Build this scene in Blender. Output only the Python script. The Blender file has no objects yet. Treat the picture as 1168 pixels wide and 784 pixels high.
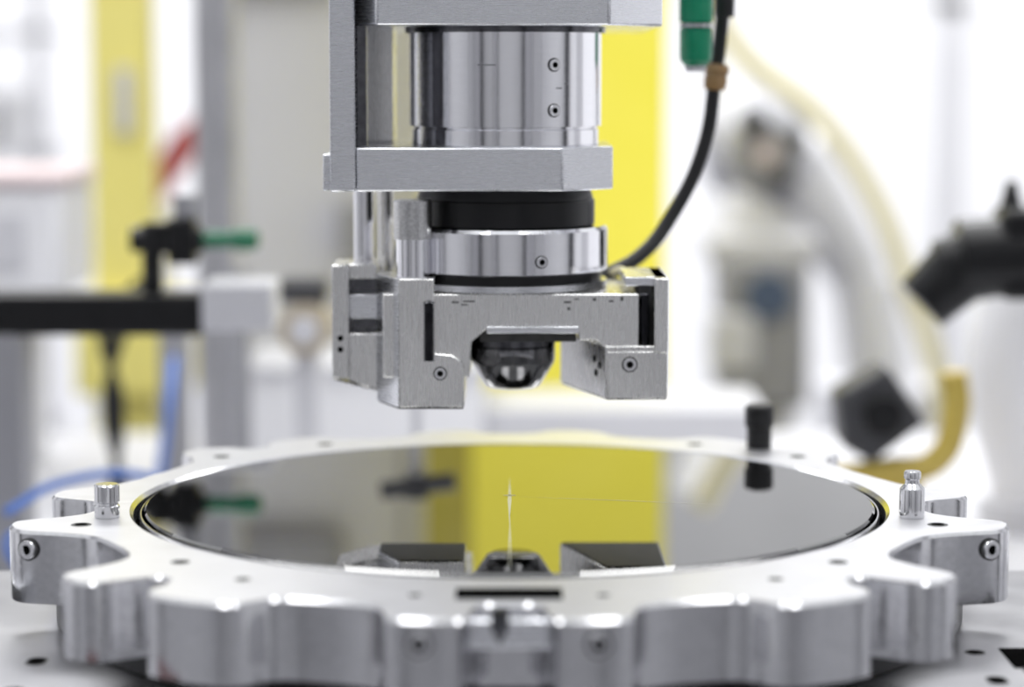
import bpy, bmesh, math, random
from mathutils import Vector, Matrix
random.seed(4)
S = bpy.context.scene
S.view_settings.view_transform = 'Standard'
S.view_settings.look = 'None'
S.view_settings.exposure = 0.0

# ------------------------------------------------------------------ materials
def new_mat(name):
    m = bpy.data.materials.new(name); m.use_nodes = True
    return m, m.node_tree.nodes, m.node_tree.links, m.node_tree.nodes['Principled BSDF']

def metal(name, col, rough=0.3, stretch=(1, 1, 1), scale=60, var=0.12, bump=0.02, colvar=0.06, metallic=1.0, spec=0.5):
    m, N, L, b = new_mat(name)
    b.inputs['Specular IOR Level'].default_value = spec
    tc = N.new('ShaderNodeTexCoord'); mp = N.new('ShaderNodeMapping')
    mp.inputs['Scale'].default_value = stretch
    nz = N.new('ShaderNodeTexNoise'); nz.inputs['Scale'].default_value = scale; nz.inputs['Detail'].default_value = 4
    L.new(tc.outputs['Object'], mp.inputs[0]); L.new(mp.outputs[0], nz.inputs['Vector'])
    mr = N.new('ShaderNodeMapRange'); mr.inputs['To Min'].default_value = max(0.02, rough - var); mr.inputs['To Max'].default_value = rough + var
    L.new(nz.outputs[0], mr.inputs[0]); L.new(mr.outputs[0], b.inputs['Roughness'])
    cr = N.new('ShaderNodeValToRGB')
    cr.color_ramp.elements[0].position = 0.3; cr.color_ramp.elements[1].position = 0.7
    cr.color_ramp.elements[0].color = (*[max(0, c - colvar) for c in col], 1)
    cr.color_ramp.elements[1].color = (*[min(1, c + colvar) for c in col], 1)
    L.new(nz.outputs[0], cr.inputs[0]); L.new(cr.outputs[0], b.inputs['Base Color'])
    b.inputs['Metallic'].default_value = metallic
    if bump:
        bp = N.new('ShaderNodeBump'); bp.inputs['Strength'].default_value = bump; bp.inputs['Distance'].default_value = 0.02
        L.new(nz.outputs[0], bp.inputs['Height']); L.new(bp.outputs[0], b.inputs['Normal'])
    return m

def plain(name, col, rough=0.5, scale=12, colvar=0.02, spec=0.5):
    return metal(name, col, rough, scale=scale, var=0.05, bump=0.0, colvar=colvar, metallic=0.0, spec=spec)

M_ring = metal('aluminium_ring', (0.70, 0.70, 0.72), 0.17, (1, 1, 1), 40, 0.06, 0.015, 0.05)
M_ringtop = metal('aluminium_ring_face', (0.64, 0.64, 0.66), 0.34, (1, 14, 1), 6, 0.10, 0.02, 0.05, metallic=0.65)
M_alu = metal('aluminium_brushed', (0.80, 0.795, 0.785), 0.27, (14, 1, 1.0), 10, 0.07, 0.006, 0.03)
M_aluh = metal('aluminium_brushed_plate', (0.82, 0.83, 0.86), 0.27, (1, 1, 25), 10, 0.06, 0.008, 0.03)
M_base = metal('base_plate_aluminium', (0.50, 0.50, 0.52), 0.30, (1, 1, 1), 3, 0.05, 0.0, 0.04)
M_pol = metal('polished_steel', (0.93, 0.93, 0.96), 0.08, (1, 1, 30), 12, 0.05, 0.02, 0.03)
M_chrome = metal('chrome', (0.78, 0.78, 0.80), 0.14, (1, 1, 1), 20, 0.04, 0.0, 0.03)
M_dark = metal('dark_steel', (0.12, 0.12, 0.13), 0.16, (1, 1, 1), 30, 0.08, 0.0, 0.03)
M_nozz = metal('nozzle_steel', (0.22, 0.22, 0.23), 0.10, (1, 1, 1), 30, 0.04, 0.0, 0.03)
M_black = plain('black_anodised', (0.007, 0.007, 0.008), 0.35, colvar=0.002, spec=0.35)
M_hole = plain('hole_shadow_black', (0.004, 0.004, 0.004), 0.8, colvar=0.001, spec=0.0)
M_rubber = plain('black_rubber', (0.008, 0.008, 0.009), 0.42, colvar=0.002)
M_mark = plain('etched_mark', (0.08, 0.08, 0.08), 0.6, spec=0.1)
M_green = plain('green_plastic', (0.0, 0.15, 0.07), 0.25, colvar=0.01)
M_greenb = plain('green_fitting', (0.0, 0.24, 0.12), 0.18, colvar=0.01)
M_tie = plain('tan_tape', (0.33, 0.20, 0.09), 0.6, colvar=0.04)
M_yellow = plain('yellow_panel_glow', (0.84, 0.75, 0.08), 0.5, scale=2, colvar=0.01)
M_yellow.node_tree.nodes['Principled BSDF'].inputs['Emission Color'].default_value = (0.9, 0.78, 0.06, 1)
M_yellow.node_tree.nodes['Principled BSDF'].inputs['Emission Strength'].default_value = 0.14  # added glow, lifts the panel and its mirror image in the wafer
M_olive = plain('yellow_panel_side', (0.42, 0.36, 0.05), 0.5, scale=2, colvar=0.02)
M_yel2 = plain('yellow_post_paint', (0.88, 0.79, 0.24), 0.5, scale=2, colvar=0.01)
M_ycab = plain('yellow_cable_sheath', (0.80, 0.74, 0.48), 0.5)
M_ydeep = plain('amber_paint', (0.62, 0.47, 0.10), 0.5)
M_red = plain('red_paint', (0.45, 0.08, 0.09), 0.5)
M_blue = plain('blue_tube', (0.06, 0.17, 0.55), 0.4)
M_white = plain('white_enamel', (0.80, 0.80, 0.82), 0.4, scale=1)
M_lgrey = plain('light_grey_enamel', (0.60, 0.60, 0.63), 0.45, scale=1)
M_grey = plain('grey_enamel', (0.30, 0.30, 0.32), 0.45, scale=1)
M_dgrey = plain('dark_grey_enamel', (0.05, 0.05, 0.055), 0.45, scale=1)
M_slate = plain('slate_blue_badge', (0.07, 0.10, 0.17), 0.5)
M_beige = plain('beige_plastic', (0.46, 0.40, 0.31), 0.5)
M_pink = plain('pale_pink_plastic', (0.74, 0.62, 0.62), 0.5)
M_bloc = metal('background_aluminium', (0.6, 0.6, 0.62), 0.4, (1, 1, 1), 3, 0.05, 0, 0.05)
M_wall = plain('cleanroom_wall', (0.84, 0.84, 0.86), 0.7, scale=0.2, colvar=0.015)
M_walld = plain('cleanroom_wall_grey', (0.56, 0.56, 0.58), 0.7, scale=0.2, colvar=0.015)
M_band = plain('reflection_band_grey', (0.43, 0.43, 0.44), 0.7, scale=0.2, colvar=0.05)
M_floor = plain('cleanroom_floor', (0.24, 0.24, 0.26), 0.4, scale=0.5, colvar=0.03)
M_maroon = plain('maroon_block', (0.07, 0.015, 0.02), 0.5)

m, N, L, b = new_mat('silicon_mirror')
b.inputs['Metallic'].default_value = 1.0
b.inputs['Roughness'].default_value = 0.012
tc = N.new('ShaderNodeTexCoord'); nz = N.new('ShaderNodeTexNoise'); nz.inputs['Scale'].default_value = 1.5
cr = N.new('ShaderNodeValToRGB')
cr.color_ramp.elements[0].color = (0.315, 0.315, 0.31, 1); cr.color_ramp.elements[1].color = (0.335, 0.335, 0.33, 1)
L.new(tc.outputs['Object'], nz.inputs['Vector']); L.new(nz.outputs[0], cr.inputs[0]); L.new(cr.outputs[0], b.inputs['Base Color'])
M_wafer = m
M_pale = plain('pale_line', (0.55, 0.55, 0.45), 0.3)

m, N, L, b = new_mat('knurled_steel')
b.inputs['Metallic'].default_value = 1; b.inputs['Roughness'].default_value = 0.3
tc = N.new('ShaderNodeTexCoord'); ch = N.new('ShaderNodeTexVoronoi'); ch.inputs['Scale'].default_value = 90
cr = N.new('ShaderNodeValToRGB'); cr.color_ramp.elements[0].color = (0.50, 0.50, 0.50, 1); cr.color_ramp.elements[1].color = (0.75, 0.75, 0.75, 1)
bp = N.new('ShaderNodeBump'); bp.inputs['Strength'].default_value = 0.2; bp.inputs['Distance'].default_value = 0.006
L.new(tc.outputs['Object'], ch.inputs['Vector']); L.new(ch.outputs['Distance'], cr.inputs[0]); L.new(cr.outputs[0], b.inputs['Base Color'])
L.new(ch.outputs['Distance'], bp.inputs['Height']); L.new(bp.outputs[0], b.inputs['Normal'])
M_knurl = m

# ------------------------------------------------------------------ mesh helpers
def finish(bm, name, mat, bevel=0.0, ang=35, segs=2):
    bmesh.ops.remove_doubles(bm, verts=bm.verts, dist=1e-5)
    bmesh.ops.recalc_face_normals(bm, faces=bm.faces)
    me = bpy.data.meshes.new(name); bm.to_mesh(me); bm.free()
    for p in me.polygons: p.use_smooth = True
    me.set_sharp_from_angle(angle=math.radians(ang))
    me.materials.append(mat)
    o = bpy.data.objects.new(name, me); S.collection.objects.link(o)
    if bevel > 0:
        md = o.modifiers.new('bevel', 'BEVEL'); md.width = bevel; md.segments = segs
        md.limit_method = 'ANGLE'; md.angle_limit = math.radians(40)
    return o

def prism(name, pts, a0, a1, mat, axis='z', bevel=0.006):
    bm = bmesh.new()
    def mk(p, a):
        if axis == 'z': return (p[0], p[1], a)
        if axis == 'y': return (p[0], a, p[1])
        return (a, p[0], p[1])
    v0 = [bm.verts.new(mk(p, a0)) for p in pts]
    v1 = [bm.verts.new(mk(p, a1)) for p in pts]
    bm.faces.new(v0); bm.faces.new(v1)
    n = len(pts)
    for i in range(n):
        bm.faces.new((v0[i], v0[(i + 1) % n], v1[(i + 1) % n], v1[i]))
    return finish(bm, name, mat, bevel)

def box(name, x0, x1, y0, y1, z0, z1, mat, bevel=0.006):
    return prism(name, [(x0, y0), (x1, y0), (x1, y1), (x0, y1)], z0, z1, mat, 'z', bevel)

def lathe(name, prof, loc, mat, axis=(0, 0, 1), n=96, bevel=0.0, ang=35):
    bm = bmesh.new()
    rings = []
    for r, z in prof:
        if r < 1e-6:
            rings.append([bm.verts.new((0, 0, z))])
        else:
            rings.append([bm.verts.new((r * math.cos(2 * math.pi * i / n), r * math.sin(2 * math.pi * i / n), z)) for i in range(n)])
    for a, c in zip(rings, rings[1:]):
        for i in range(n):
            j = (i + 1) % n
            if len(a) == 1 and len(c) == 1: continue
            if len(a) == 1: bm.faces.new((a[0], c[i], c[j]))
            elif len(c) == 1: bm.faces.new((a[i], a[j], c[0]))
            else: bm.faces.new((a[i], a[j], c[j], c[i]))
    q = Vector((0, 0, 1)).rotation_difference(Vector(axis).normalized()).to_matrix().to_4x4()
    bmesh.ops.transform(bm, matrix=Matrix.Translation(loc) @ q, verts=bm.verts)
    return finish(bm, name, mat, bevel, ang)

def cyl(name, p0, p1, r, mat, n=48, ch=0.006, r2=None):
    p0 = Vector(p0); p1 = Vector(p1); h = (p1 - p0).length; r2 = r if r2 is None else r2
    return lathe(name, [(0, 0), (r - ch, 0), (r, ch), (r2, h - ch), (r2 - ch, h), (0, h)], p0, mat, p1 - p0, n)

def tube(name, pts, r, mat, res=10):
    cu = bpy.data.curves.new(name, 'CURVE'); cu.dimensions = '3D'; cu.bevel_depth = r; cu.bevel_resolution = 6; cu.use_fill_caps = True
    cu.resolution_u = res
    sp = cu.splines.new('BEZIER'); sp.bezier_points.add(len(pts) - 1)
    for bpnt, p in zip(sp.bezier_points, pts):
        bpnt.co = p; bpnt.handle_left_type = bpnt.handle_right_type = 'AUTO'
    cu.materials.append(mat)
    o = bpy.data.objects.new(name, cu); S.collection.objects.link(o)
    return o

def group(name, objs):
    e = bpy.data.objects.new(name, None); S.collection.objects.link(e); e.empty_display_size = 0.2
    for o in objs: o.parent = e
    return e

def screw(tag, c, nrm, r):
    c = Vector(c); n = Vector(nrm).normalized()
    return [lathe('screw_rim_' + tag, [(0, 0.001), (r * 1.15, 0.001), (r * 1.15, -0.004), (0, -0.004)], c + n * 0.002, M_mark, n, 32),
            lathe('screw_head_' + tag, [(r * 0.42, 0.004), (r * 0.5, 0.010), (r * 0.92, 0.010), (r, 0.004), (r, -0.004), (r * .4, -0.004)], c + n * 0.002, M_chrome, n, 32),
            lathe('screw_socket_' + tag, [(0, 0.0045), (r * 0.46, 0.0045), (r * 0.46, -0.004), (0, -0.004)], c + n * 0.002, M_hole, n, 6)]

# ------------------------------------------------------------------ wafer ring (gear shaped chuck)
half = [(0, 1.93), (3.3, 1.93), (3.6, 2.17), (5.0, 2.19), (10.0, 2.19), (11.2, 2.14), (11.9, 2.03), (14.0, 1.985), (19, 1.975), (23.2, 2.0),
        (24.4, 2.10), (25.8, 2.17), (33.5, 2.18), (35.4, 2.14), (36.0, 2.02), (37.4, 1.93), (39.6, 1.93), (40.6, 2.02), (41.3, 2.13), (43, 2.18), (46.2, 2.18), (47.6, 2.12),
        (48.0, 1.96), (49.5, 1.82), (53, 1.76), (60, 1.74), (65, 1.76), (68.2, 1.86), (70.5, 1.98), (72.5, 2.02), (76.2, 2.02), (77.6, 1.96), (78.6, 1.80), (81, 1.70), (86, 1.68), (90, 1.71),
        (91.8, 1.86), (93.6, 1.92), (98, 1.92), (99.6, 1.86), (101.5, 1.75), (110, 1.70), (122, 1.72), (127, 1.80), (129, 1.98), (133, 2.02), (137, 1.98), (138.5, 1.85), (142, 1.84),
        (144, 1.98), (152, 2.02), (154, 1.86), (164, 1.82), (167, 1.98), (174, 2.0), (176, 1.88), (180, 1.86)]
poly = [(-a, r) for a, r in half] + [(a - 0.0, r) for a, r in reversed(half[1:-1])]
pts = []
for a, r in poly:
    t = math.radians(a); pts.append(Vector((math.sin(t) * r, -math.cos(t) * r, 0)))
def chaikin(P, it):
    for _ in range(it):
        Q = []
        for i in range(len(P)):
            a = P[i]; c = P[(i + 1) % len(P)]
            Q += [a * 0.75 + c * 0.25, a * 0.25 + c * 0.75]
        P = Q
    return P
pts = chaikin(pts, 2)
ZT, ZB = 0.015, -0.268
bm = bmesh.new()
def ringv(P, z): return [bm.verts.new((p.x, p.y, z)) for p in P]
def circ(r, z): return [bm.verts.new((p.x / p.length * r, p.y / p.length * r, z)) for p in pts]
ot = ringv([p - p.normalized() * 0.012 for p in pts], ZT); om = ringv(pts, ZT - 0.012); ob = ringv(pts, ZB)
i0 = circ(1.545, ZT); i1 = circ(1.53, ZT - 0.015); i2 = circ(1.53, -0.08); i3 = circ(1.38, -0.08); i4 = circ(1.38, ZB)
seq = [om, ot, i0, i1, i2, i3, i4, ob, om]
n = len(pts)
for a, c in zip(seq, seq[1:]):
    for i in range(n):
        j = (i + 1) % n
        bm.faces.new((a[i], a[j], c[j], c[i]))
ringbody = finish(bm, 'ring_body', M_ring, 0, 28)
ringbody.data.materials.append(M_ringtop)
for p in ringbody.data.polygons:
    if p.normal.z > 0.9 and p.center.z > 0: p.material_index = 1
rp = [ringbody]
def polar(a, r, z=0.0):
    t = math.radians(a); return Vector((math.sin(t) * r, -math.cos(t) * r, z))
for k, (a, r, rad) in enumerate([(-43.5, 1.72, .028), (43.5, 1.72, .028), (-72.5, 1.75, .032), (72.5, 1.75, .032), (-31, 1.80, .022), (31, 1.80, .022),
                     (-96, 1.70, .03), (96, 1.70, .03), (-131, 1.75, .03), (131, 1.75, .03), (-150, 1.75, .03), (150, 1.75, .03), (-10, 1.83, .018), (10, 1.83, .018)]):
    rp.append(lathe('countersink_%d' % k, [(0, 0.0015), (rad, 0.0015), (rad * 1.25, 0.001), (rad * 1.3, -0.003), (0, -0.003)], polar(a, r, ZT), M_mark, n=32))
    rp.append(lathe('screw_hole_%d' % k, [(0, 0.0025), (rad * .8, 0.0025), (rad * .8, -0.003), (0, -0.003)], polar(a, r, ZT), M_hole, n=24))
for k, a in enumerate((-7.6, 7.6)):
    rp += screw('tooth_%d' % k, polar(a, 2.189, -0.065), polar(a, 1), 0.040)
rp += screw('side_l', (-1.85, -.668, -.055), (-0.4, -.92, 0), 0.038)
rp += screw('side_r', (1.85, -.668, -.055), (0.4, -.92, 0), 0.038)
rp.append(box('notch_slot', -0.18, 0.18, -1.865, -1.70, ZT - 0.002, ZT + 0.003, M_hole, 0))
rp.append(box('notch_bracket', -0.155, 0.155, -2.02, -1.90, -0.12, -0.02, M_aluh, 0.01))
rp.append(lathe('notch_pointer', [(0, -0.05), (0.03, 0.0), (0.03, 0.06), (0, 0.06)], (-0.03, -2.03, -0.05), M_dark, n=24))
group('wafer_chuck_ring', rp)

# wafer
wf = [lathe('wafer_disc', [(0, 0.012), (1.478, 0.012), (1.486, 0.006), (1.486, -0.004), (1.478, -0.008), (0, -0.008)], (0, 0, 0.008), M_wafer, n=256, ang=20)]
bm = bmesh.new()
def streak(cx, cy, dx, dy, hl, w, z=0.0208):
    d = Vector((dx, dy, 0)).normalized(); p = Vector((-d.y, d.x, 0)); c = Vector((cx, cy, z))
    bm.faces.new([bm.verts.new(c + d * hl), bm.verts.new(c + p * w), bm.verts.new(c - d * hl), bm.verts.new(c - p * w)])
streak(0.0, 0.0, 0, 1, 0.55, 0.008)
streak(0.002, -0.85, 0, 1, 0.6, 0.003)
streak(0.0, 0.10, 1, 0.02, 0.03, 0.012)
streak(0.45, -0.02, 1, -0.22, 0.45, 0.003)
wf.append(finish(bm, 'pale_marks', M_pale))  # thin pale diamonds laid flat on the wafer
group('silicon_wafer', wf)
tor = lathe('edge_ring', [(1.493, 0.0), (1.497, 0.006), (1.502, 0.006), (1.506, 0.0), (1.506, -0.066), (1.493, -0.066), (1.493, 0.0)], (0, 0, 0), M_chrome, n=256)
chk = lathe('vacuum_chuck', [(0, 0), (1.37, 0), (1.37, -0.39), (0, -0.39)], (0, 0, -0.002), M_black, n=128)
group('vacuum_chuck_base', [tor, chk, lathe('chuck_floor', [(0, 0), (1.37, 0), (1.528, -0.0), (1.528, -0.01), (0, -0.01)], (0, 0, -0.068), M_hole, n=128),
      lathe('pedestal', [(0, -0.27), (1.84, -0.27), (1.84, -0.395), (0, -0.395)], (0, 0, 0), M_black, n=128)])

group('locating_pin', [lathe('pin_body', [(0, 0), (0.05, 0), (0.05, 0.045), (0.044, 0.05), (0.044, 0.058), (0.05, 0.063), (0.05, 0.125), (0.044, 0.132), (0, 0.132)], (-1.595, -0.36, ZT + .001), M_chrome, n=48)])
group('locating_pin', [lathe('pin_body', [(0, 0), (0.05, 0), (0.05, 0.11), (0.046, 0.118), (0.030, 0.135), (0.028, 0.15), (0.034, 0.155), (0.034, 0.178), (0.03, 0.184), (0, 0.184)], (1.595, -0.36, ZT + .001), M_chrome, n=48)])
lathe('black_rubber_stop', [(0, 0), (0.058, 0), (0.058, 0.10), (0.068, 0.105), (0.068, 0.195), (0.058, 0.205), (0, 0.205)], (1.168, 1.40, ZT + .001), M_rubber, n=48)

# ------------------------------------------------------------------ base plates
bp_ = [box('plate', -3.4, 3.4, -4.2, 0.6, -0.52, -0.40, M_base, 0.01)]
for k in range(18):
    sx = -1 if k % 2 else 1
    x = sx * (1.75 + 0.16 * (k // 2 % 4)); y = -1.35 + 0.28 * (k // 8) - 0.12 * (k % 3)
    bp_.append(lathe('tapped_hole_%d' % k, [(0, 0.002), (0.03, 0.002), (0.03, -0.004), (0, -0.004)], (x, y, -0.40), M_hole, n=24))
    bp_.append(lathe('hole_rim_%d' % k, [(0, 0.001), (0.04, 0.001), (0.04, -0.004), (0, -0.004)], (x, y, -0.40), M_mark, n=24))
bp_.append(box('black_slot', 1.85, 2.5, -1.15, -0.85, -0.402, -0.397, M_hole, 0))
bp_.append(box('side_rail_a', -2.3, -2.15, -1.0, -0.2, -0.40, -0.26, M_aluh))
bp_.append(box('plate_foot_a', -3.3, -3.0, -4.0, 0.5, -8, -0.52, M_grey))
bp_.append(box('plate_foot_b', 3.0, 3.3, -4.0, 0.5, -8, -0.52, M_grey))
group('machine_base_plate', bp_)
group('maroon_stop_block', [prism('block', [(-1.72, -1.93), (-1.4, -2.0), (-1.4, -1.88), (-1.5, -1.86), (-1.72, -1.86)], -0.398, -0.33, M_maroon, 'z', 0.01)])

# ------------------------------------------------------------------ gripper
ax, ay = -0.02, 1.0
g = []
g.append(prism('flange_plate', [(-0.655, .52), (.225, .52), (.45, .74), (.45, 1.5), (-.655, 1.5)], 1.262, 1.449, M_aluh, 'z', 0.008))
g.append(box('side_slab', -0.765, -0.657, .50, 1.5, 1.262, 3.6, M_aluh, 0.008))
g.append(box('slab_tab', -0.80, -0.766, .56, 0.9, 1.262, 1.42, M_aluh, 0.006))
g.append(box('rear_column', -0.655, -0.53, 1.25, 1.5, 1.45, 1.97, M_alu, 0.006))
g.append(box('rear_strut', -0.656, -0.615, .60, .75, 1.45, 1.97, M_dark, 0.004))
g.append(prism('upper_plate', [(-.56, .42), (.42, .42), (.66, .75), (.66, 2.2), (-.655, 2.2), (-.655, .60)], 1.965, 2.18, M_aluh, 'z', 0.01))
g.append(lathe('upper_plate_lip', [(0, 0), (.445, 0), (.445, .03), (0, .03)], (ax, ay, 1.94), M_dark))
g.append(lathe('motor_barrel', [(0, 0), (.41, 0), (.415, .005), (.415, .072), (.409, .075), (.409, .083), (.427, .086), (.427, .505), (.42, .51), (0, .51)], (ax, ay, 1.447), M_pol, n=128))
for k, z in enumerate((1.80, 1.605)):
    a = math.radians(29.5); nn = Vector((math.sin(a), -math.cos(a), 0))
    g += screw('barrel_%d' % k, Vector((ax, ay, z)) + nn * .427, nn, 0.026)
for k, (an, z, w) in enumerate([(-12, 1.80, .03), (-7, 1.80, .012), (33, 1.70, .014), (38, 1.72, .01)]):
    a = math.radians(an); nn = Vector((math.sin(a), -math.cos(a), 0)); p = Vector((ax, ay, z)) + nn * .4272
    o = box('barrel_mark_%d' % k, -w, w, -.001, .001, -.003, .003, M_grey, 0); o.location = p; o.rotation_euler = (0, 0, a); g.append(o)
g.append(lathe('black_collar', [(0, 0), (.385, 0), (.40, .008), (.40, .115), (.392, .12), (.392, .13), (.375, .175), (0, .175)], (ax, ay, 1.09), M_black, n=128))
g.append(lathe('clamp_ring', [(0, 0), (.44, 0), (.458, .012), (.458, .19), (.445, .205), (0, .205)], (ax, ay, .886), M_pol, n=128))
a = math.radians(20); nn = Vector((math.sin(a), -math.cos(a), 0))
g += screw('clamp', Vector((ax, ay, .955)) + nn * .458, nn, 0.025)
g.append(lathe('seal', [(0, 0), (.43, 0), (.43, .04), (0, .04)], (ax, ay, .848), M_black, n=96))
g.append(lathe('adapter_disc', [(0, 0), (.455, 0), (.455, .028), (0, .028)], (ax, ay, .821), M_aluh, n=96))
g.append(prism('jaw_carrier', [(-.55, .815), (.56, .815), (.56, .46), (.44, .46), (.41, .52), (.405, .585), (.375, .612), (.30, .612), (.295, .66), (-.10, .66), (-.165, .605), (-.175, .45), (-.55, .45)], .60, 1.40, M_alu, 'y', 0.006))
g.append(box('carrier_rail', -.10, .30, .575, .62, .645, .675, M_aluh, 0.003))
g.append(box('carrier_underplate', -.13, .29, .66, 1.3, .60, .64, M_mark, 0.003))
for (x, z, w, h) in [(-.25, .775, .03, .008), (-.20, .78, .05, .006), (-.21, .765, .03, .005), (.235, .775, .03, .008), (.25, .745, .012, .012), (.36, .785, .015, .012), (.43, .78, .02, .008), (.48, .785, .012, .018), (.28, .79, .02, .005)]:
    g.append(box('etched_mark', x, x + w, .5985, .6005, z, z + h, M_mark, 0))
g.append(prism('left_jaw', [(-.48, .885), (-.325, .885), (-.325, .56), (-.25, .555), (-.21, .53), (-.196, .48), (-.196, .325), (-.48, .325)], .55, .95, M_alu, 'y', 0.006))
g.append(prism('left_jaw_flank', [(-.585, .78), (-.4805, .55), (-.4805, .95), (-.585, .95)], .325, .885, M_aluh, 'z', 0.002))
g.append(prism('left_jaw_shade', [(-.58, .79), (-.48, .56), (-.2, .56), (-.2, .94), (-.58, .94)], .318, .3245, M_rubber, 'z', 0))  # thin black plate standing in for shade under the jaw, mirrored by the wafer
th = [(0, 0)]
for i in range(20):
    z = i * 0.0132; th += [(.027, z), (.019, z + .0065)]
th += [(0, 20 * .0132)]
g.append(lathe('thread_left', th, (-.348, .553, .53), M_dark, n=24, ang=10))
g += screw('jaw_l', (-.30, .549, .475), (0, -1, 0), 0.026)
g.append(box('arm_outer', -.785, -.71, .80, 1.15, .42, .925, M_alu))
g.append(box('arm_top', -.712, -.586, .84, 1.15, .86, .925, M_alu))
g.append(box('arm_mid', -.712, -.586, .86, 1.15, .68, .79, M_aluh))
g.append(prism('arm_low', [(-.712, .62), (-.586, .62), (-.586, .37), (-.64, .38), (-.712, .41)], .82, 1.15, M_alu, 'y', 0.005))
g.append(prism('arm_pad', [(-.586, .368), (-.64, .378), (-.78, .416), (-.78, .409), (-.64, .371), (-.586, .361)], .83, 1.14, M_alu, 'y', 0))
g.append(box('arm_web', -.712, -.586, .98, 1.14, .6, .9, M_dark, 0))
g += [lathe('arm_hole_%d' % i, [(0, .001), (.013, .001), (.013, -.003), (0, -.003)], (-.748, .799, z), M_hole, (0, -1, 0), 16) for i, z in enumerate((.60, .55))]
g.append(prism('right_jaw', [(.415, .58), (.685, .60), (.685, 1.15), (.23, 1.15)], .36, .59, M_alu, 'z', 0.006))
g.append(prism('right_jaw_toe', [(.425, .575), (.685, .595), (.685, .63), (.42, .60)], .36, .565, M_alu, 'z', 0.003))
g.append(prism('right_jaw_shade', [(.425, .60), (.68, .61), (.68, 1.14), (.24, 1.14)], .353, .3595, M_rubber, 'z', 0))  # black plate in place of underside shade, for the wafer's mirror image
g.append(box('right_cheek', .625, .685, .57, 1.15, .56, .885, M_alu, 0.006))
g.append(box('right_cheek_top', .50, .685, .64, 1.15, .845, .885, M_aluh, 0.005))
g.append(box('right_slot', .563, .622, .66, 1.12, .55, .845, M_mark, 0))
g.append(lathe('thread_right', th, (.585, .62, .56), M_dark, n=24, ang=10))
g += screw('jaw_r', (.52, .583, .51), (0.07, -1, 0), 0.030)
jn = Vector((-.57, -.185, 0)).normalized()
for k, (f, z) in enumerate([(.12, .50), (.24, .52), (.2, .46)]):
    p = Vector((.415, .58, z)).lerp(Vector((.23, 1.15, z)), f)
    g.append(lathe('jaw_hole_%d' % k, [(0, .002), (.016, .002), (.016, -.003), (0, -.003)], p, M_hole, jn, 16))
g.append(lathe('nozzle_mount', [(0, .09), (.185, .09), (.19, .085), (.19, .03), (.175, .02), (0, .02)], (.015, .95, .53), M_dark, n=96))
g.append(lathe('nozzle_lens', [(0, .03), (.178, .03), (.188, .02), (.188, -.04), (.18, -.06), (.15, -.11), (.12, -.155), (.10, -.165), (0, -.165)], (.015, .95, .53), M_nozz, n=96))
g.append(lathe('knurled_post', [(0, 0), (.083, 0), (.083, .165), (.078, .17), (0, .17)], (-.42, .66, 1.05), M_knurl, n=64))
g.append(lathe('post_shaft', [(0, 0), (.074, 0), (.074, .18), (0, .18)], (-.42, .66, .882), M_pol, n=64))
g.append(cyl('rear_post', (-.66, 1.1, .92), (-.66, 1.1, 1.262), .045, M_pol))
g.append(cyl('rear_post_b', (-.57, 1.25, .80), (-.57, 1.25, 1.262), .035, M_alu))
g.append(box('z_carriage', -0.655, .66, 1.0, 2.2, 2.18, 3.6, M_aluh, 0.02))
grip = group('wafer_handling_gripper', g)
grip.scale = (.98, .98, .98); grip.location = (0, -.189, .0345)
group('gantry_beam', [box('beam', -6, 6, .9, 2.1, 3.58, 4.4, M_lgrey, 0.03),
      box('beam_leg_l', -6, -5.6, .9, 2.1, -8, 3.58, M_lgrey, 0.03), box('beam_leg_r', 5.6, 6, .9, 2.1, -8, 3.58, M_lgrey, 0.03)])

# hose and fitting
hz = 1.48
group('pneumatic_hose', [tube('hose', [(.96, hz, 3.56), (1.0, hz, 2.6), (.985, hz, 2.05), (.955, hz, 1.76), (.90, hz - .03, 1.42), (.745, hz - .1, 1.10), (.60, hz - .2, .93), (.42, hz - .3, .84)], .033, M_rubber),
      cyl('hose_sleeve', (.992, hz, 2.02), (1.002, hz, 2.4), .048, M_rubber),
      lathe('cable_tie', [(.034, -.055), (.05, -.06), (.056, -.01), (.050, .005), (.060, .03), (.050, .06), (.034, .055)], (.957, hz, 1.745), M_tie, (0.1, 0, 1), 24),
      tube('yellow_wire', [(.45, 1.2, .85), (.50, 1.1, .88), (.53, 1.0, .86)], .015, M_ycab)])
group('green_air_fitting', [lathe('fitting_body', [(0, 0), (.028, 0), (.03, -.03), (.05, -.035), (.072, -.01), (.075, .02), (.075, .13), (.066, .14), (.066, .16), (.078, .165), (.078, .34), (.05, .35), (.04, .7), (0, .7)], (.845, 1.25, 1.83), M_greenb, n=48),
      lathe('fitting_band', [(.068, 0), (.081, 0), (.081, .015), (.068, .015)], (.845, 1.25, 1.97), M_chrome, n=48),
      lathe('fitting_tip', [(0, -.02), (.045, -.02), (.05, 0), (.05, .02), (0, .02)], (.845, 1.25, 1.79), M_lgrey, n=48),
      tube('fitting_tube', [(.845, 1.25, 2.5), (.845, 1.25, 3.0), (.845, 1.25, 3.56)], .035, M_rubber)])

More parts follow.
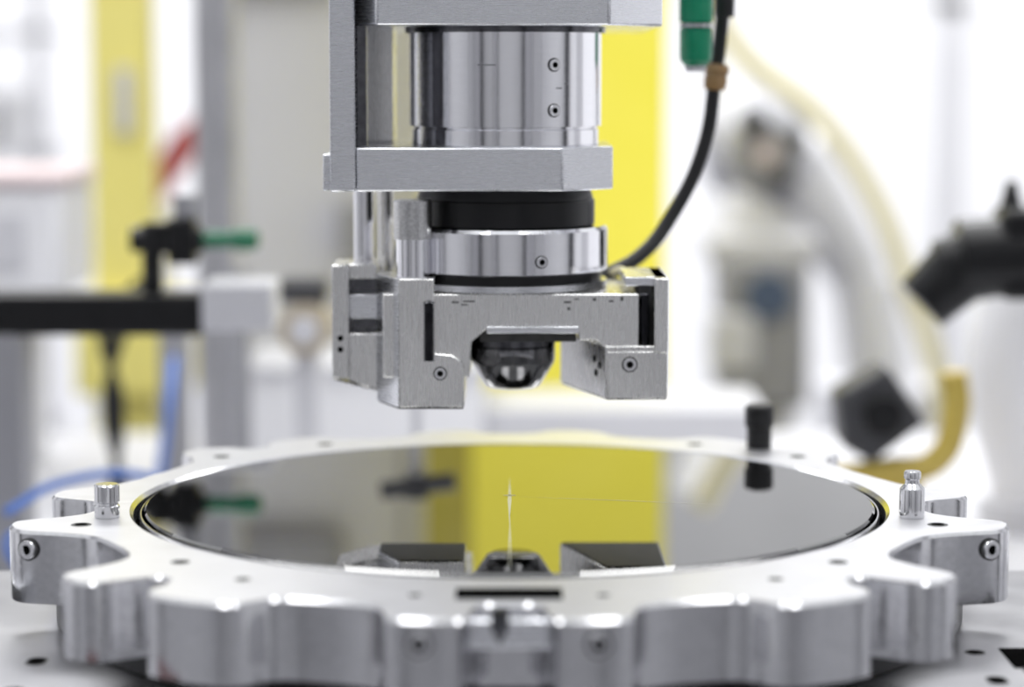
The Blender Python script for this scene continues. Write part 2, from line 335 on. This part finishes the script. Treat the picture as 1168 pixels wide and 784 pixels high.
# ------------------------------------------------------------------ mid-ground left : bar with valve
group('sensor_arm', [box('bar', -4.6, -1.77, 4.0, 4.4, .26, .495, M_black, 0.02), box('bar_end_block', -1.77, -1.36, 3.95, 4.45, .29, .56, M_lgrey, 0.02),
      box('bar_post', -3.1, -2.82, 4.0, 4.4, -1.198, .27, M_grey, 0.02),
      cyl('valve_stem', (-2.08, 4.2, .48), (-2.08, 4.2, .72), .06, M_black),
      cyl('valve_body', (-2.2, 4.2, .80), (-1.78, 4.2, .80), .075, M_black), cyl('valve_nut', (-2.05, 4.2, .72), (-2.05, 4.2, .90), .09, M_black),
      box('valve_block', -1.98, -1.82, 4.1, 4.3, .66, .93, M_black, .02), cyl('valve_knob', (-1.88, 4.2, .93), (-1.88, 4.2, 1.06), .07, M_grey),
      cyl('green_port', (-1.78, 4.2, .80), (-1.46, 4.2, .80), .05, M_green), cyl('green_collar', (-1.60, 4.2, .80), (-1.48, 4.2, .80), .062, M_green)])
group('pneumatic_valve', [cyl('valve_body', (-.76, 4.2, .72), (-.32, 4.2, .66), .055, M_dgrey), box('valve_block', -.62, -.48, 4.1, 4.3, .62, .76, M_dgrey, .02),
      cyl('valve_stem', (-.55, 4.2, -1.198), (-.55, 4.2, .64), .03, M_lgrey)])
group('camera_module', [cyl('module_lens', (-1.34, 5.8, .10), (-1.34, 6.2, .10), .17, M_beige), cyl('module_lens_face', (-1.34, 5.74, .10), (-1.34, 5.82, .10), .09, M_lgrey),
      box('module_cap', -1.52, -1.2, 5.85, 6.2, .27, .42, M_dgrey, .02), box('module_foot', -1.42, -1.26, 5.9, 6.2, -1.198, -.05, M_lgrey, .02)])

# ------------------------------------------------------------------ background
group('lower_workbench', [box('bench_top', -5.4, 5.4, 1.0, 10.0, -1.35, -1.2, M_lgrey, 0.02)] +
      [box('bench_leg', x, x + .4, y, y + .4, -8, -1.35, M_grey, 0.02) for x in (-5.3, 4.9) for y in (1.2, 9.4)])
group('equipment_cabinet', [box('cabinet_body', -1.95, -.2, 7.8, 9.2, -1.198, -.40, M_white, 0.03), box('cabinet_shelf', -.2, 1.9, 8.0, 9.2, -1.198, -.72, M_lgrey, 0.03),
       box('cabinet_lip', -1.98, -.17, 7.75, 9.2, -.45, -.38, M_lgrey, .01)])
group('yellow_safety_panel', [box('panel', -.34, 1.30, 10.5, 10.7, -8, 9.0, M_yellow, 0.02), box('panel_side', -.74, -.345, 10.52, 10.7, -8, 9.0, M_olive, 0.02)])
group('yellow_guard_post', [box('post', -3.85, -3.30, 12.4, 12.9, -8, 9.0, M_yel2, 0.03), box('foot', -4.0, -3.0, 12.2, 13.1, -1.2, -.3, M_yel2, .03),
      box('post_clip', -3.6, -3.45, 12.3, 12.4, 1.2, 1.8, M_lgrey, .02)])
group('aluminium_column', [box('column', -2.35, -2.05, 8.2, 8.6, -1.198, 8, M_bloc, 0.02), box('column_slot', -2.25, -2.17, 8.18, 8.2, -1.198, 8, M_grey, 0)])
group('dark_support_post', [box('post', -1.95, -1.82, 6.9, 7.1, -1.198, .4, M_grey, .01), box('post_b', -2.45, -2.25, 6.9, 7.1, -1.198, .2, M_grey, .01)])
group('white_machine_housing', [box('housing', -2.5, -.1, 12.2, 14, -8, 9, M_lgrey, 0.05), box('seam', -1.0, -.95, 12.18, 12.2, -8, 9, M_grey, 0),
      box('added_grey_cover', -2.9, -1.55, 12.0, 12.2, 2.5, 6, M_grey, .03), box('terminal_box', -1.55, -1.25, 11.9, 12.2, .1, .6, M_grey, .03)])  # unseen grey upper cover added to darken the wafer's left reflection
e = group('red_lever', [prism('lever', [(-3.05, 1.05), (-2.85, 1.0), (-2.45, 1.55), (-2.52, 1.75), (-2.7, 1.6)], 9.6, 9.8, M_red, 'y', .02), box('lever_base', -3.1, -2.7, 9.6, 9.8, -5.72, 1.05, M_white, .02)])
e.scale = (1.25,) * 3; e.location = (0.0, 2.45, -.84)
group('white_instrument_box', [box('case', -5.2, -3.25, 7.6, 9.0, .15, .95, M_white, .06), box('case_lid', -5.2, -3.2, 7.55, 9.0, .95, 1.06, M_pink, .05), box('case_stand', -4.9, -3.6, 7.9, 8.8, -1.198, .15, M_lgrey, .02),
      box('case_window', -4.3, -3.5, 7.56, 7.6, .35, .75, M_lgrey, .02)])
group('storage_rack', [box('upright_a', -8.6, -8.4, 22, 22.3, -8, 7, M_lgrey, .02), box('upright_b', -6.3, -6.1, 22, 22.3, -8, 7, M_lgrey, .02)] +
      [box('rack_shelf_%d' % i, -8.6, -6.1, 22, 24, z, z + .15, M_lgrey, .02) for i, z in enumerate((-3, -1.2, .6, 2.2))] +
      [box('bin_%d' % i, -8.3 + .8 * i, -7.7 + .8 * i, 22.2, 23.5, .75, 1.5, (M_pink, M_white, M_white)[i], .04) for i in range(3)])
group('cable_tray', [box('tray_post', 6.3, 6.7, 26, 26.5, -8, 9, M_lgrey, .03), box('tray_post_b', 9.6, 9.9, 26, 26.5, -8, 9, M_lgrey, .03), box('tray_bar', 6.3, 9.9, 26, 26.5, 2.6, 2.9, M_white, .03)])
group('blue_air_tube', [tube('loop', [(-2.75, 3.2, -.62), (-2.5, 3.6, -.52), (-2.1, 3.7, -.50), (-1.8, 3.4, -.62), (-2.1, 3.0, -.72), (-2.5, 3.0, -.70), (-2.75, 3.2, -.78), (-2.6, 3.5, -1.16)], .025, M_blue),
      tube('riser', [(-2.36, 5.9, -1.14), (-2.28, 5.9, -.7), (-2.24, 5.9, -.4), (-2.26, 6.3, -.15)], .03, M_blue)])
group('cable_bundle', [tube('strand_%d' % i, [(-2.75 + .06 * i, 6.6, -1.16), (-2.67 - .05 * i, 6.6, -.5), (-2.77 + .08 * i, 6.6, .1), (-2.5 - .02 * i, 6.6, .35)], .03, M_rubber) for i in range(3)])

# right: robot / machine standing well behind the bench
rb = [box('head_block', 1.28, 1.83, 4.9, 5.6, -.30, .64, M_grey, .05), cyl('round_badge', (1.57, 4.86, .40), (1.57, 4.92, .40), .15, M_slate),
      box('head_cover', 1.20, 1.9, 4.95, 5.6, .60, .78, M_lgrey, .05), box('head_flange', 1.22, 1.5, 4.85, 5.3, -.05, .30, M_lgrey, .03),
      cyl('shoulder', (1.45, 5.3, .62), (1.62, 5.3, .95), .33, M_lgrey, r2=.28),
      lathe('elbow_dome', [(0, -.3), (.2, -.25), (.34, -.1), (.36, .05), (.28, .25), (0, .34)], (1.55, 5.5, 1.25), M_bloc, (.2, -1, .2)),
      cyl('elbow_cap', (1.56, 5.05, 1.27), (1.55, 5.2, 1.26), .2, M_grey), cyl('elbow_ring', (1.56, 5.0, 1.27), (1.56, 5.06, 1.27), .06, M_pink),
      cyl('elbow_knob_a', (1.50, 5.0, 1.45), (1.48, 5.2, 1.50), .08, M_dgrey), cyl('elbow_knob_b', (1.66, 5.0, 1.12), (1.68, 5.2, 1.10), .07, M_dgrey),
      cyl('elbow_knob_c', (1.75, 5.0, 1.35), (1.77, 5.2, 1.37), .06, M_dgrey),
      cyl('forearm', (1.75, 5.6, 1.25), (2.35, 5.9, .35), .26, M_white, r2=.20), cyl('wrist', (2.3, 5.85, .45), (2.45, 5.9, -.5), .22, M_white),
      cyl('pedestal', (2.5, 6.2, -4.15), (2.5, 6.2, -.3), .45, M_lgrey), cyl('upper_link', (1.45, 5.6, 1.4), (1.2, 6.2, 2.4), .14, M_white),
      box('stand', 1.35, 1.75, 5.0, 5.5, -4.15, -.30, M_lgrey, .03)]
e = group('industrial_robot_arm', rb); e.scale = (1.65,) * 3; e.location = (0, 6.38, -1.152)
e = group('yellow_cable', [tube('cable', [(1.25, 6, 2.3), (1.5, 6, 1.89), (1.99, 6, 1.49), (2.39, 6, .92), (2.62, 6, .35), (2.82, 6, -.28), (2.9, 6, -.9), (2.9, 6, -4.7)], .07, M_ycab)])
e.scale = (1.5,) * 3; e.location = (0, 4.9, -.887)
group('black_motor', [tube('guide', [(1.9, 4.8, -.72), (2.3, 4.8, -.66), (2.6, 4.8, -.60), (2.72, 4.8, -.3), (2.7, 4.8, -.05)], .085, M_ydeep), box('guide_foot', 2.1, 2.5, 4.7, 4.9, -1.198, -.7, M_ydeep, .02),
      prism('motor_body', [(1.98, -.18), (2.28, .0), (2.52, -.35), (2.2, -.60), (2.02, -.5)], 4.7, 5.1, M_dgrey, 'y', .03), cyl('motor_boss', (2.25, 4.62, -.3), (2.25, 4.72, -.3), .12, M_black)])
group('inspection_camera', [cyl('camera_body', (2.56, 4.0, .70), (3.9, 4.0, .78), .23, M_black), box('camera_housing', 2.78, 3.6, 3.8, 4.2, .48, 1.0, M_black, .05), cyl('lens_barrel', (2.46, 4.0, .62), (2.75, 4.0, .70), .19, M_black, r2=.22),
      cyl('lens_hood', (2.36, 4.0, .44), (2.55, 4.0, .62), .17, M_black, r2=.20), cyl('focus_knob', (2.86, 4.0, .98), (2.86, 4.0, 1.15), .07, M_black, r2=.03), box('camera_mount', 3.5, 3.9, 3.8, 4.3, -1.198, .72, M_grey, .03)])
group('white_robot_link', [tube('link', [(3.4, 5.8, .9), (3.3, 5.8, .4), (3.2, 5.8, -.2), (3.35, 5.8, -.8), (3.4, 5.8, -1.0)], .24, M_white), cyl('link_base', (3.4, 5.8, -1.198), (3.4, 5.8, -1.0), .34, M_lgrey)])

# unseen dark racks added behind the camera to streak the metal reflections
def add_streak_rack(x, w, h, y=-24, mat=M_dgrey):
    group('added_streak_rack', [box('rack_body', x, x + w, y, y + 3, -8, h, mat, .05), box('rack_door', x + .3, x + w - .3, y + 3, y + 3.1, -7, h - .6, M_grey, .02), box('rack_handle', x + .6, x + .8, y + 3.1, y + 3.3, -2, 0, M_chrome, .02)])
add_streak_rack(-17, 5, 9); add_streak_rack(-5.5, 2, 6); add_streak_rack(9, 5, 10); add_streak_rack(-28, 3, 8, -8); add_streak_rack(25, 3, 8, -6)

# room
box('floor', -30, 30, -30, 40, -8.3, -8.0, M_floor, 0)
box('wall_back', -30, 30, 40, 40.5, -8, 22, M_wall, 0)
box('added_wall_band', -30, 30, 39.6, 39.99, 4.6, 22, M_band, 0)  # unseen grey band added high on the wall to dim the wafer's reflection
box('wall_left', -30.5, -30, -30, 40, -8, 22, M_wall, 0)
box('wall_right', 30, 30.5, -30, 40, -8, 22, M_wall, 0)
box('wall_front', -30, 30, -30.5, -30, -8, 22, M_walld, 0)

# lights
def area(name, loc, size, e, rot=(0, 0, 0), col=(1, 1, 1)):
    l = bpy.data.lights.new(name, 'AREA'); l.shape = 'RECTANGLE'; l.size, l.size_y = size; l.energy = e; l.color = col
    o = bpy.data.objects.new(name, l); S.collection.objects.link(o); o.location = loc; o.rotation_euler = rot
area('ceiling_light', (-6, 2, 18), (5, 30), 2400)
area('ceiling_light', (6, 2, 18), (5, 30), 2400)
area('ceiling_light', (0, 22, 18), (30, 8), 10000)
w = bpy.data.worlds.new('World'); S.world = w; w.use_nodes = True
bg = w.node_tree.nodes['Background']; bg.inputs[0].default_value = (0.95, 0.97, 1.0, 1); bg.inputs[1].default_value = 0.92

# camera
cd = bpy.data.cameras.new('Camera'); cam = bpy.data.objects.new('Camera', cd); S.collection.objects.link(cam)
cam.location = (0.01, -9.81, 1.773); cam.rotation_euler = (math.radians(90 - 6.434), 0, 0)
cd.lens = 85; cd.sensor_width = 36; cd.clip_end = 300
cd.dof.use_dof = True; cd.dof.focus_distance = 9.75; cd.dof.aperture_fstop = 0.085 / 0.22
S.camera = cam
